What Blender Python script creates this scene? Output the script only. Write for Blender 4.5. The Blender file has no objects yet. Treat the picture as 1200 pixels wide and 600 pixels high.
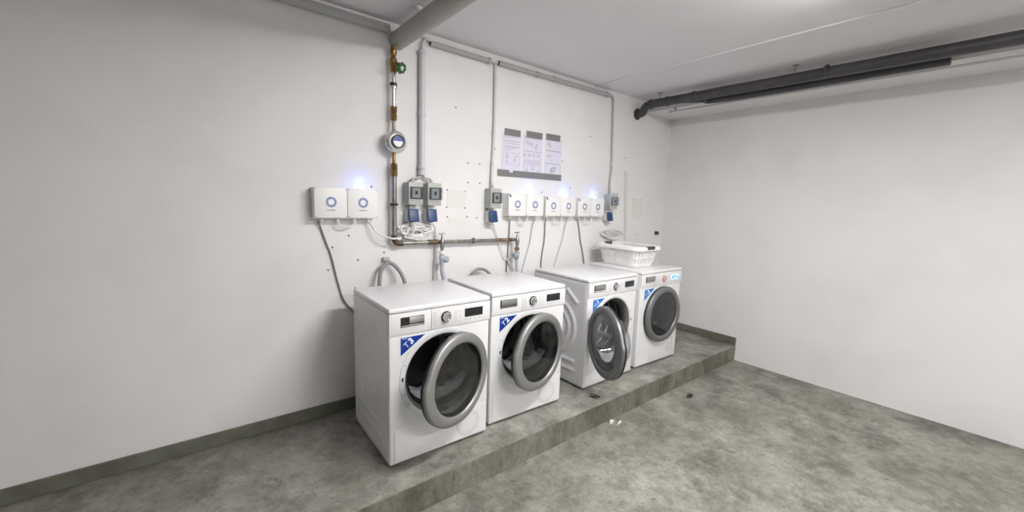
import bpy, bmesh, math, random
from mathutils import Vector, Matrix
R = math.radians
random.seed(7)
S = bpy.context.scene
C = S.collection

# ------------------------------------------------------------------ camera, world, lights, exposure
cd = bpy.data.cameras.new('camera')
cam = bpy.data.objects.new('camera', cd)
C.objects.link(cam)
S.camera = cam
cd.sensor_fit = 'HORIZONTAL'
cd.sensor_width = 36.0
cd.lens = 476.28 / 1200 * 36.0
cd.clip_start = .05
rx, up, fw = Vector((.7826, -.6213, .0327)), Vector((.0563, .1231, .9908)), Vector((.6196, .7738, -.1316))
M = Matrix((rx, up, -fw)).transposed().to_4x4()
M.translation = Vector((-.674, -2.609, 1.378))
cam.matrix_world = M

w = bpy.data.worlds.new('world')
S.world = w
w.use_nodes = True
w.node_tree.nodes['Background'].inputs[0].default_value = (.9, .95, 1, 1)
w.node_tree.nodes['Background'].inputs[1].default_value = .3
S.view_settings.view_transform = 'Standard'
S.view_settings.look = 'None'
S.view_settings.gamma = 1
S.view_settings.exposure = 0.36
S.view_settings.use_curve_mapping = False
LAMP_POWER = 41.0        # near ceiling batten
FILL_LAMP_POWER = 55.0       # added fill batten further back in the room
LAMP_COLOR = (1.0, .985, .97)

# ------------------------------------------------------------------ materials
def new_mat(name, col=(.8, .8, .8), rough=.5, metal=0.0, spec=.5, emit=None, estr=0.0):
    m = bpy.data.materials.new(name)
    m.use_nodes = True
    b = m.node_tree.nodes['Principled BSDF']
    b.inputs['Base Color'].default_value = (*col, 1)
    b.inputs['Roughness'].default_value = rough
    b.inputs['Metallic'].default_value = metal
    b.inputs['Specular IOR Level'].default_value = spec
    if emit:
        b.inputs['Emission Color'].default_value = (*emit, 1)
        b.inputs['Emission Strength'].default_value = estr
    return m

def noisy(m, c2, scale=8.0, lo=.4, hi=.65, detail=4.0, bump=0.0, bscale=60.0, stretch=(1, 1, 1)):
    """mix the base colour towards c2 by a noise in object space, and a fine bump"""
    nt = m.node_tree
    N, L = nt.nodes, nt.links
    b = N['Principled BSDF']
    tc = N.new('ShaderNodeTexCoord')
    mp = N.new('ShaderNodeMapping')
    mp.inputs['Scale'].default_value = stretch
    L.new(tc.outputs['Object'], mp.inputs['Vector'])
    no = N.new('ShaderNodeTexNoise')
    no.inputs['Scale'].default_value = scale
    no.inputs['Detail'].default_value = detail
    L.new(mp.outputs[0], no.inputs['Vector'])
    rp = N.new('ShaderNodeValToRGB')
    rp.color_ramp.elements[0].position = lo
    rp.color_ramp.elements[1].position = hi
    rp.color_ramp.elements[0].color = b.inputs['Base Color'].default_value
    rp.color_ramp.elements[1].color = (*c2, 1)
    L.new(no.outputs[0], rp.inputs[0])
    L.new(rp.outputs[0], b.inputs['Base Color'])
    if bump:
        n2 = N.new('ShaderNodeTexNoise')
        n2.inputs['Scale'].default_value = bscale
        n2.inputs['Detail'].default_value = 3
        L.new(mp.outputs[0], n2.inputs['Vector'])
        bp = N.new('ShaderNodeBump')
        bp.inputs['Strength'].default_value = bump
        bp.inputs['Distance'].default_value = .01
        L.new(n2.outputs[0], bp.inputs['Height'])
        L.new(bp.outputs[0], b.inputs['Normal'])
    return m

def concrete(name, base, dark, light, streak=False):
    m = bpy.data.materials.new(name)
    m.use_nodes = True
    nt = m.node_tree
    N, L = nt.nodes, nt.links
    b = N['Principled BSDF']
    b.inputs['Roughness'].default_value = .62
    b.inputs['Specular IOR Level'].default_value = .35
    tc = N.new('ShaderNodeTexCoord')
    mp = N.new('ShaderNodeMapping')
    if streak:
        mp.inputs['Scale'].default_value = (1.6, 1.6, .8)
    L.new(tc.outputs['Object'], mp.inputs['Vector'])
    def noise(scale, detail, rough=.6, dist=0.0):
        n = N.new('ShaderNodeTexNoise')
        n.inputs['Scale'].default_value = scale
        n.inputs['Detail'].default_value = detail
        n.inputs['Roughness'].default_value = rough
        n.inputs['Distortion'].default_value = dist
        L.new(mp.outputs[0], n.inputs['Vector'])
        return n
    def ramp(src, lo, hi, a=0.0, z=1.0):
        r = N.new('ShaderNodeMapRange')
        r.inputs[1].default_value = lo
        r.inputs[2].default_value = hi
        r.inputs[3].default_value = a
        r.inputs[4].default_value = z
        r.clamp = True
        L.new(src.outputs[0], r.inputs[0])
        return r
    def mix(fac, a, bb):
        x = N.new('ShaderNodeMix')
        x.data_type = 'RGBA'
        L.new(fac.outputs[0], x.inputs[0])
        for i, v in ((6, a), (7, bb)):
            if isinstance(v, tuple):
                x.inputs[i].default_value = (*v, 1)
            else:
                L.new(v.outputs[2], x.inputs[i])
        return x
    big = mix(ramp(noise(1.7, 6, .62, .1), .38, .62), base, light)
    blot = mix(ramp(noise(3.1, 8, .72, .15), .50, .70, 0, .8), big, dark)
    fine = mix(ramp(noise(26, 8, .8), .54, .68, 0, .75), blot, dark)
    pale = mix(ramp(noise(6.3, 9, .78, .1), .55, .72, 0, .65), fine, tuple(min(1, c * 1.35) for c in light))
    L.new(pale.outputs[2], b.inputs['Base Color'])
    grit = N.new('ShaderNodeMix')
    grit.data_type = 'RGBA'
    grit.blend_type = 'MULTIPLY'
    grit.inputs[0].default_value = 1
    L.new(pale.outputs[2], grit.inputs[6])
    g0 = ramp(noise(85, 5, .8), .36, .64, .86, 1.12)
    L.new(g0.outputs[0], grit.inputs[7])
    grit2 = N.new('ShaderNodeMix')
    grit2.data_type = 'RGBA'
    grit2.blend_type = 'MULTIPLY'
    grit2.inputs[0].default_value = 1
    L.new(grit.outputs[2], grit2.inputs[6])
    g1 = ramp(noise(4.5, 10, .80), .36, .64, .62, 1.32)
    L.new(g1.outputs[0], grit2.inputs[7])
    L.new(grit2.outputs[2], b.inputs['Base Color'])
    n2 = noise(55, 6, .7)
    bp = N.new('ShaderNodeBump')
    bp.inputs['Strength'].default_value = .35
    bp.inputs['Distance'].default_value = .006
    L.new(n2.outputs[0], bp.inputs['Height'])
    L.new(bp.outputs[0], b.inputs['Normal'])
    return m

def tinted_glass(name, tint, gloss=.08, rough=.03):
    m = bpy.data.materials.new(name)
    m.use_nodes = True
    nt = m.node_tree
    N, L = nt.nodes, nt.links
    N.remove(N['Principled BSDF'])
    tr = N.new('ShaderNodeBsdfTransparent')
    tr.inputs[0].default_value = (*tint, 1)
    gl = N.new('ShaderNodeBsdfGlossy')
    gl.inputs['Roughness'].default_value = rough
    fr = N.new('ShaderNodeFresnel')
    ge = N.new('ShaderNodeNewGeometry')
    io = N.new('ShaderNodeMapRange')          # the pane's inner face reflects like its outer one
    io.inputs[3].default_value = 1.45
    io.inputs[4].default_value = .69
    L.new(ge.outputs['Backfacing'], io.inputs[0])
    L.new(io.outputs[0], fr.inputs[0])
    ad = N.new('ShaderNodeMath')
    ad.operation = 'ADD'
    ad.inputs[1].default_value = gloss
    L.new(fr.outputs[0], ad.inputs[0])
    mx = N.new('ShaderNodeMixShader')
    L.new(ad.outputs[0], mx.inputs[0])
    L.new(tr.outputs[0], mx.inputs[1])
    L.new(gl.outputs[0], mx.inputs[2])
    L.new(mx.outputs[0], N['Material Output'].inputs[0])
    return m

WALLP = noisy(new_mat('white_wall_paint', (.80, .79, .79), .75, spec=.2), (.74, .735, .73), 2.3, .45, .75, 6, .07, 40)
CEILP = noisy(new_mat('ceiling_paint', (.82, .80, .815), .85, spec=.1), (.78, .76, .78), 1.4, .4, .7, 5, .06, 60)
FLOORM = concrete('worn_concrete_floor', (.215, .213, .182), (.085, .083, .066), (.30, .295, .258))
PLATM = concrete('worn_concrete_platform', (.225, .22, .19), (.085, .08, .064), (.33, .325, .295))
STEPM = concrete('raw_concrete_edge', (.155, .153, .118), (.075, .073, .052), (.215, .213, .175), True)
BASEP = noisy(new_mat('olive_base_paint', (.155, .16, .125), .6), (.11, .11, .085), 9, .4, .7)
ENAMEL = new_mat('white_enamel', (.77, .77, .78), .28, spec=.5)
PLAST = new_mat('white_plastic', (.80, .80, .81), .4)
WPLAST = new_mat('cover_white_plastic', (.84, .83, .82), .45)
GREYP = noisy(new_mat('grey_plastic', (.47, .48, .46), .45), (.42, .43, .41), 30, .4, .7)
PALEGREY = new_mat('pale_grey_plastic', (.60, .60, .64), .42)
SILVER = new_mat('silver_door_ring', (.30, .30, .295), .42, .5)
DARKSILVER = new_mat('dark_silver_door_ring', (.20, .20, .205), .4, .5)
CHROME = new_mat('chrome', (.78, .78, .79), .14, 1)
STEEL = noisy(new_mat('galvanised_steel', (.34, .33, .31), .38, .85), (.22, .20, .17), 25, .4, .7)
OXID = noisy(new_mat('oxidised_fitting', (.16, .12, .08), .5, .6), (.08, .06, .045), 40, .4, .7)
BRASS = noisy(new_mat('brass', (.40, .26, .10), .36, .9), (.20, .12, .05), 40, .4, .7)
RUST = noisy(new_mat('rusty_pipe', (.34, .30, .26), .5, .6), (.17, .085, .04), 30, .42, .6)
BLACK = new_mat('black_plastic', (.018, .018, .02), .35)
RUBBER = new_mat('dark_rubber', (.03, .03, .033), .5)
DRUM = new_mat('drum_steel', (.16, .16, .165), .42, .85)
LIFTER = new_mat('drum_lifter_steel', (.62, .62, .64), .4, .8)
DISPLAY = new_mat('black_display_glass', (.02, .02, .022), .08)
LITDISP = new_mat('lit_display', (.3, .5, .8), .2, emit=(.45, .72, 1), estr=.72)
DARKGLASS = tinted_glass('dark_door_glass', (.62, .62, .63), .03)
PALEGLASS = tinted_glass('clear_door_glass', (.86, .87, .88), .06)
BOWLGLASS = tinted_glass('clear_glass_bowl', (.93, .94, .95), .05)
WINDOWG = tinted_glass('smoky_window', (.80, .82, .82), .03)
BLUE = new_mat('blue_sticker', (.005, .042, .30), .35)
LBLUE = new_mat('bright_blue_sticker', (.01, .17, .60), .35)
NAVY = noisy(new_mat('blue_socket_flap', (.012, .038, .125), .4), (.02, .06, .17), 20, .4, .7)
INK = new_mat('grey_print', (.40, .40, .42), .6)
INKBLUE = new_mat('blue_print', (.13, .20, .46), .5)
WHITEINK = new_mat('white_print', (.86, .88, .92), .5)
PALEBLUEINK = new_mat('pale_blue_print', (.45, .62, .92), .5)
PAPER = new_mat('lavender_white_paper', (.70, .685, .80), .7)
PAPERINK = new_mat('paper_print', (.40, .39, .47), .7)
TAPE = new_mat('grey_tape', (.20, .20, .20), .45)
JACKET = noisy(new_mat('grey_pipe_jacket', (.42, .42, .385), .5), (.38, .38, .345), 6, .4, .7)
CONDUIT = new_mat('grey_white_conduit', (.60, .60, .63), .4)
GREYCON = new_mat('grey_conduit', (.43, .43, .43), .42)
DARKPIPE = noisy(new_mat('dark_grey_drain_pipe', (.05, .048, .055), .42), (.075, .07, .08), 8, .4, .7)
HOSEG = new_mat('grey_hose', (.27, .27, .28), .45)
HOSEL = new_mat('lavender_hose', (.48, .48, .56), .4)
CABLEW = new_mat('white_cable', (.80, .79, .78), .45)
CABLEG = new_mat('pale_grey_cable', (.60, .60, .60), .45)
CABLED = new_mat('dark_grey_cable', (.17, .17, .17), .5)
GREENV = new_mat('green_handwheel', (.03, .12, .02), .25)
AQUA = new_mat('grey_teal_plastic', (.32, .37, .40), .4)
BASKET = new_mat('basket_white_plastic', (.84, .835, .82), .4)
CHARCOAL = new_mat('charcoal_plastic', (.06, .06, .065), .5)
REDP = new_mat('pink_red_light', (.75, .25, .28), .4, emit=(1, .25, .3), estr=.25)
LED = new_mat('blue_white_led', (.5, .6, 1), .3, emit=(.42, .56, 1), estr=5)
LAMPM = new_mat('lamp_diffuser', (.9, .9, .9), .4, emit=(1, .985, .96), estr=4)
LINT = new_mat('pale_filter_plastic', (.72, .74, .76), .4)
LEAF = new_mat('dead_leaf_brown', (.035, .03, .022), .8)
FOAMW = new_mat('white_scrap', (.75, .73, .68), .7)
RECESS = new_mat('recess_grey', (.085, .088, .085), .5)
HOLE = new_mat('dark_hole', (.05, .045, .04), .9)
PATCH = new_mat('bare_plaster_patch', (.76, .745, .715), .85, spec=.1)

# ------------------------------------------------------------------ mesh helpers
def cat_rom(pts, n=6, closed=False):
    P = [Vector(p) for p in pts]
    if len(P) < 3:
        return P
    out = []
    m = len(P)
    rng = range(m if closed else m - 1)
    for i in rng:
        p0 = P[(i - 1) % m] if closed or i > 0 else P[0] * 2 - P[1]
        p1, p2 = P[i], P[(i + 1) % m]
        p3 = P[(i + 2) % m] if closed or i + 2 < m else P[-1] * 2 - P[-2]
        for k in range(n):
            t = k / n
            out.append(.5 * ((2 * p1) + (p2 - p0) * t + (2 * p0 - 5 * p1 + 4 * p2 - p3) * t * t + (3 * p1 - p0 - 3 * p2 + p3) * t ** 3))
    if not closed:
        out.append(P[-1])
    return out

class MB:
    def __init__(self):
        self.bm = bmesh.new()

    def box(self, x0, x1, y0, y1, z0, z1, bev=0.0, seg=2, mat=None):
        r = bmesh.ops.create_cube(self.bm, size=1)
        vs = r['verts']
        for v in vs:
            v.co = Vector(((x0 + x1) / 2 + v.co.x * (x1 - x0), (y0 + y1) / 2 + v.co.y * (y1 - y0), (z0 + z1) / 2 + v.co.z * (z1 - z0)))
        if bev:
            es = list({e for v in vs for e in v.link_edges})
            nr = bmesh.ops.bevel(self.bm, geom=es, offset=bev, segments=seg, affect='EDGES', profile=.5)
            vs = list({v for f in nr['faces'] for v in f.verts} | {v for v in vs if v.is_valid})
        if mat:
            bmesh.ops.transform(self.bm, matrix=mat, verts=[v for v in vs if v.is_valid])
        return self

    def lathe(self, prof, o=(0, 0, 0), axis=(0, 0, 1), seg=32, rfun=None, close=False):
        """prof: list of (radius, distance along the axis)"""
        o, a = Vector(o), Vector(axis).normalized()
        h = Vector((0, 0, 1)) if abs(a.z) < .9 else Vector((1, 0, 0))
        u = h.cross(a).normalized()
        v = a.cross(u)
        rings = []
        for r, t in prof:
            if r < 1e-6:
                rings.append([self.bm.verts.new(o + a * t)])
                continue
            ring = []
            for k in range(seg):
                th = 2 * math.pi * k / seg
                rr = r + (rfun(th, r) if rfun else 0)
                ring.append(self.bm.verts.new(o + a * t + u * math.cos(th) * rr + v * math.sin(th) * rr))
            rings.append(ring)
        pairs = list(zip(rings, rings[1:])) + ([(rings[-1], rings[0])] if close else [])
        for A, B in pairs:
            for k in range(seg):
                k2 = (k + 1) % seg
                if len(A) == 1 and len(B) == 1:
                    continue
                if len(A) == 1:
                    f = (A[0], B[k2], B[k])
                elif len(B) == 1:
                    f = (A[k], A[k2], B[0])
                else:
                    f = (A[k], A[k2], B[k2], B[k])
                self.bm.faces.new(f)
        return self

    def cyl(self, a, b, r, seg=20, r2=None):
        a, b = Vector(a), Vector(b)
        r2 = r if r2 is None else r2
        return self.lathe([(0, 0), (r, 0), (r2, (b - a).length), (0, (b - a).length)], a, b - a, seg)

    def tube(self, pts, r, seg=8, smooth=6, closed=False, caps=True):
        P = cat_rom(pts, smooth, closed) if smooth else [Vector(p) for p in pts]
        rings = []
        n = len(P)
        prev = None
        for i, p in enumerate(P):
            if closed:
                t = (P[(i + 1) % n] - P[i - 1])
            else:
                t = P[min(i + 1, n - 1)] - P[max(i - 1, 0)]
            t.normalize()
            if prev is None:
                h = Vector((0, 0, 1)) if abs(t.z) < .9 else Vector((1, 0, 0))
                u = h.cross(t).normalized()
            else:
                u = (prev - t * prev.dot(t)).normalized()
            prev = u
            v = t.cross(u)
            rr = r[i * (len(r) - 1) // max(1, n - 1)] if isinstance(r, (list, tuple)) else r
            rings.append([self.bm.verts.new(p + (u * math.cos(2 * math.pi * k / seg) + v * math.sin(2 * math.pi * k / seg)) * rr) for k in range(seg)])
        for i in range(n if closed else n - 1):
            A, B = rings[i], rings[(i + 1) % n]
            for k in range(seg):
                self.bm.faces.new((A[k], A[(k + 1) % seg], B[(k + 1) % seg], B[k]))
        if caps and not closed:
            self.bm.faces.new(list(reversed(rings[0])))
            self.bm.faces.new(rings[-1])
        return self

    def prism(self, poly, y0, y1):
        """extrude an (x, z) polygon from y0 (front) to y1"""
        A = [self.bm.verts.new((x, y0, z)) for x, z in poly]
        B = [self.bm.verts.new((x, y1, z)) for x, z in poly]
        n = len(poly)
        self.bm.faces.new(A)
        self.bm.faces.new(list(reversed(B)))
        for k in range(n):
            self.bm.faces.new((A[k], B[k], B[(k + 1) % n], A[(k + 1) % n]))
        return self

    def build(self, name, mat, parent=None, angle=35):
        bmesh.ops.recalc_face_normals(self.bm, faces=self.bm.faces[:])
        me = bpy.data.meshes.new(name)
        self.bm.to_mesh(me)
        self.bm.free()
        for m in (mat if isinstance(mat, (list, tuple)) else [mat]):
            me.materials.append(m)
        me.shade_smooth()
        me.set_sharp_from_angle(angle=R(angle))
        o = bpy.data.objects.new(name, me)
        C.objects.link(o)
        if parent:
            o.parent = parent
        return o

def tag(o, label, cat, group=None):
    o['label'] = label
    o['category'] = cat
    if group:
        o['group'] = group
    return o

def thing(name, label, cat, loc=(0, 0, 0), rz=0.0, group=None):
    o = bpy.data.objects.new(name, None)
    o.empty_display_size = .1
    C.objects.link(o)
    o.location = loc
    o.rotation_euler = (0, 0, rz)
    return tag(o, label, cat, group)

def struct(o):
    o['kind'] = 'structure'
    return o

def boolean_cut(o, cutter_mb):
    c = cutter_mb.build('cutter', BLACK, o.parent)
    md = o.modifiers.new('cut', 'BOOLEAN')
    md.operation = 'DIFFERENCE'
    md.object = c
    md.solver = 'EXACT'
    dg = bpy.context.evaluated_depsgraph_get()
    me = bpy.data.meshes.new_from_object(o.evaluated_get(dg))
    o.modifiers.clear()
    old = o.data
    o.data = me
    bpy.data.meshes.remove(old)
    me.shade_smooth()
    me.set_sharp_from_angle(angle=R(35))
    bpy.data.objects.remove(c)

def text_obj(name, s, size, mat, parent, M4, bold=0.0):
    cu = bpy.data.curves.new(name, 'FONT')
    cu.body = s
    cu.size = size
    cu.align_x = 'CENTER'
    cu.align_y = 'CENTER'
    cu.extrude = .0006
    cu.offset = bold
    t = bpy.data.objects.new(name, cu)
    C.objects.link(t)
    dg = bpy.context.evaluated_depsgraph_get()
    me = bpy.data.meshes.new_from_object(t.evaluated_get(dg))
    bpy.data.objects.remove(t)
    me.transform(M4)
    me.materials.clear()
    me.materials.append(mat)
    o = bpy.data.objects.new(name, me)
    C.objects.link(o)
    o.parent = parent
    return o

# ------------------------------------------------------------------ room shell
XL, XR, YB, ZF, ZC, PE = -4.6, 3.647, -5.6, -.157, 2.464, -.924
struct(MB().box(XL - .2, XR + .2, YB - .2, .2, ZF - .2, ZF).build('floor', FLOORM))
struct(MB().box(XL - .2, XR + .2, YB - .2, .2, ZC, ZC + .2).build('ceiling', CEILP))
wb = struct(MB().box(XL - .2, XR + .2, 0, .2, ZF, ZC).build('wall_back', WALLP))
struct(MB().box(XR, XR + .2, YB - .2, 0, ZF, ZC).build('wall_right', WALLP))
struct(MB().box(XL - .2, XL, YB - .2, 0, ZF, ZC).build('wall_left', WALLP))
struct(MB().box(XL, XR, YB - .2, YB, ZF, ZC).build('wall_front', WALLP))
plat = struct(MB().box(XL, XR, PE + .004, 0, ZF, 0, .006, 2).build('concrete_platform', PLATM))
struct(MB().box(XL, XR, PE, PE + .003, ZF + .0005, -.007).build('concrete_platform_face', STEPM, plat))
struct(MB().box(XL, XR, -.012, 0, 0, .077, .003, 1).build('baseboard_back', BASEP))
struct(MB().box(XR - .012, XR, PE, -.012, 0, .079, .003, 1).build('baseboard_right', BASEP))
struct(MB().box(3.14, XR, YB, 0, 2.348, ZC).build('trim_1', WALLP))              # downstand along the right wall
struct(MB().box(2.315, 2.333, YB, 0, ZC - .009, ZC, .003, 2).build('trim_2', PLAST))  # thin strip across the ceiling

# screw holes and bare patches left in the plaster
hm = MB()
for x, z in ((.252, 1.445), (.008, 1.068), (.106, 1.137), (.797, 1.45), (.949, 1.446), (.795, 1.326), (.948, 1.323), (.802, 1.256),
             (.969, 1.257), (.972, 1.512), (1.077, 1.512), (.967, 1.653), (1.073, 1.653), (2.304, 2.006), (2.065, 1.525), (2.854, 1.862),
             (.86, 2.03), (1.72, 1.47), (1.06, 1.25), (.33, 1.02), (.16, .98), (2.70, 1.50), (2.76, 1.50), (1.95, 1.75), (1.21, 1.78),
             (3.03, 1.45), (3.19, 1.45), (3.03, 1.34), (3.19, 1.34), (3.142, 1.071), (3.21, 1.30), (2.99, 1.64), (-.02, .93), (.14, .80), (2.45, .97)):
    hm.lathe([(0, 0), (.0055, 0), (.0055, .002), (0, .002)], (x, .0005, z), (0, -1, 0), 10)
struct(hm.build('screw_holes', HOLE, wb))
struct(MB().box(.80, .955, -.0015, .001, 1.325, 1.45).box(.81, .96, -.0012, .001, 1.20, 1.255).build('plaster_patch', PATCH, wb))
struct(MB().box(3.03, 3.195, -.0015, .001, 1.24, 1.46).build('plaster_patch', PATCH, wb))

# ------------------------------------------------------------------ ceiling lamps: one just above the view, one added behind it as fill
def batten(x, y, L, rz, power, label):
    t = thing('ceiling_lamp', label, 'lamp', (x, y, ZC), R(rz))
    MB().box(-.05, .05, -L / 2, L / 2, -.045, 0, .006).build('housing', PLAST, t)
    MB().box(-.045, .045, -L / 2 + .02, L / 2 - .02, -.075, -.0455, .012, 3).build('diffuser', LAMPM, t)
    ld = bpy.data.lights.new('tube_light', 'AREA')
    ld.shape = 'RECTANGLE'
    ld.size, ld.size_y = .09, L - .06
    ld.energy = power
    ld.color = LAMP_COLOR
    ld.spread = R(180)
    lo = bpy.data.objects.new('tube_light', ld)
    C.objects.link(lo)
    lo.parent = t
    lo.location = (0, 0, -.079)
    for sx in (-1, 1):       # a batten's diffuser also shines sideways along the ceiling
        l2 = bpy.data.lights.new('tube_side_light', 'AREA')
        l2.shape = 'RECTANGLE'
        l2.size, l2.size_y = .03, L - .06
        l2.energy = power * .17
        l2.color = LAMP_COLOR
        s2 = bpy.data.objects.new('tube_side_light', l2)
        C.objects.link(s2)
        s2.parent = t
        s2.location = (sx * .05, 0, -.06)
        s2.rotation_euler = (0, -sx * R(90), 0)
    return t
batten(1.2, -2.05, 1.3, 90, LAMP_POWER, 'white ceiling batten lamp in front of the washing machines')
batten(.9, -4.2, 1.3, 90, FILL_LAMP_POWER, 'added white fill lamp on the ceiling further back in the room')  # unseen batten, added only to fill the shadows from behind the camera

# ------------------------------------------------------------------ washing machines and dryers
W, H = .598, .842
UC, VC, RD = .305, .452, .245        # door centre across the front, its height, its radius

def side_relief(y, z, d, strength):
    """height of the pressed ribs of the side sheet: y runs from the front (-d/2) to the back"""
    def slot(ax, az, bx, bz, wd):
        px, pz, qx, qz = y - ax, z - az, bx - ax, bz - az
        t = max(0, min(1, (px * qx + pz * qz) / (qx * qx + qz * qz)))
        dd = math.hypot(px - t * qx, pz - t * qz)
        return max(0, 1 - (dd / wd) ** 2) ** 1.5
    cy, cz = .02, .44
    r, a = math.hypot(y - cy, z - cz), math.atan2(z - cz, cy - y)
    h = 0.0
    for rr, wd in ((.085, .018), (.145, .02), (.205, .02)):
        lim = 1 if abs(a) < 1.15 or abs(a) > 2.0 else 0
        h = max(h, lim * max(0, 1 - (abs(r - rr) / wd) ** 2) ** 1.5)
    for az in (.125, .195):
        h = max(h, slot(-d / 2 + .11, az, d / 2 - .11, az, .018))
    h = max(h, slot(-d / 2 + .10, .655, -d / 2 + .20, .735, .018), slot(d / 2 - .10, .655, d / 2 - .20, .735, .018))
    return h * strength

def side_panel(parent, d, sx, strength):
    m = MB()
    ny, nz = 56, 76
    y0, y1, z0, z1 = -d / 2 + .022, d / 2 - .012, .03, .808
    g = []
    for i in range(ny + 1):
        col = []
        for j in range(nz + 1):
            y, z = y0 + (y1 - y0) * i / ny, z0 + (z1 - z0) * j / nz
            e = min(i, ny - i, j, nz - j)
            x = W / 2 - .0015 + (0 if e == 0 else .0015 + side_relief(y, z, d, strength))
            col.append(m.bm.verts.new((sx * x, y, z)))
        g.append(col)
    for i in range(ny):
        for j in range(nz):
            m.bm.faces.new((g[i][j], g[i + 1][j], g[i + 1][j + 1], g[i][j + 1]))
    o = m.build('side_panel', ENAMEL, parent, 60)
    return o

def make_door(parent, d, hinge, angle, dark_ring, washer):
    s = 1 if hinge == 'R' else -1
    ho = RD + (-.006 if washer else .012)
    hx = UC - W / 2 + s * ho
    cx = -s * ho            # door centre seen from its hinge
    ring = DARKSILVER if dark_ring else SILVER
    ax = (0, -1, 0)
    def grip(th, r):
        # the latch side is a little wider below the middle, for the fingers
        a = (th if s > 0 else math.pi - th) % (2 * math.pi)
        if r < .23:
            return 0
        return .011 * max(0, min(1, (a - 2.85) / .14)) * max(0, min(1, (4.55 - a) / .7))
    prof = [(.191, .030), (.193, .036), (.199, .042), (.206, .0445), (.222, .0435), (.235, .0405), (.2425, .036), (.2455, .029), (.2455, .019), (.20, .017)]
    # lathe frame for axis -Y: u = z x a, so theta starts on the +X side and turns upwards or downwards with it
    door = MB().lathe(prof, (cx, 0, 0), ax, 96, grip, close=True).build('door', ring, parent, 40)
    door.location = (hx, -d / 2 - .006, VC)
    door.rotation_euler = (0, 0, s * R(angle))
    MB().lathe([(.20, .0165), (.2445, .0165), (.2445, .004), (.236, -.002), (.205, -.004), (.182, .002), (.182, .0165)], (cx, 0, 0), ax, 80, grip, close=True).build('door_back', BLACK, door)
    glass = PALEGLASS if washer == 'open' else DARKGLASS
    MB().lathe([(0, .043), (.07, .042), (.13, .0395), (.1925, .034), (.1925, .031), (.13, .0365), (.07, .039), (0, .040)], (cx, 0, 0), ax, 64).build('door_glass', glass, door)
    if washer:
        # tinted collar behind the window, then the clear bowl reaching into the drum
        MB().lathe([(.183, .024), (.135, .026), (.132, .020), (.183, .014)], (cx, 0, 0), ax, 64, close=True).build('glass_collar', CHARCOAL if washer == 'shut' else DARKSILVER, door)
        MB().lathe([(.172, .002), (.160, -.045), (.150, -.085), (.12, -.105), (.06, -.112), (0, -.113), (0, -.108), (.06, -.107), (.117, -.10),
                    (.145, -.083), (.155, -.045), (.167, .002)], (cx, 0, 0), ax, 64, close=False).build('glass_bowl', BOWLGLASS, door)
    else:
        MB().lathe([(.178, .006), (.160, -.012), (.12, -.020), (0, -.024), (0, -.021), (.12, -.017), (.158, -.009), (.175, .006)], (cx, 0, 0), ax, 64).build('inner_glass', BOWLGLASS, door)
    # hinge arm and latch clips
    MB().box(-s * .022 - .012, -s * .022 + .012, -.006, .006, -.055, .055, .003).build('hinge', PLAST if not washer else BLACK, door)
    for dz in (.022, -.048):
        if washer:
            MB().box(-s * .012 - .004, -s * .012 + .004, -.018, -.004, dz - .006, dz + .006, .0015, 1).build('hinge_clip', SILVER, door)
        MB().box(cx - s * .246 - .004, cx - s * .246 + .004, -.012, -.004, dz - .008, dz + .008, .0015, 1).build('latch', CHARCOAL, door)
    return door

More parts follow.
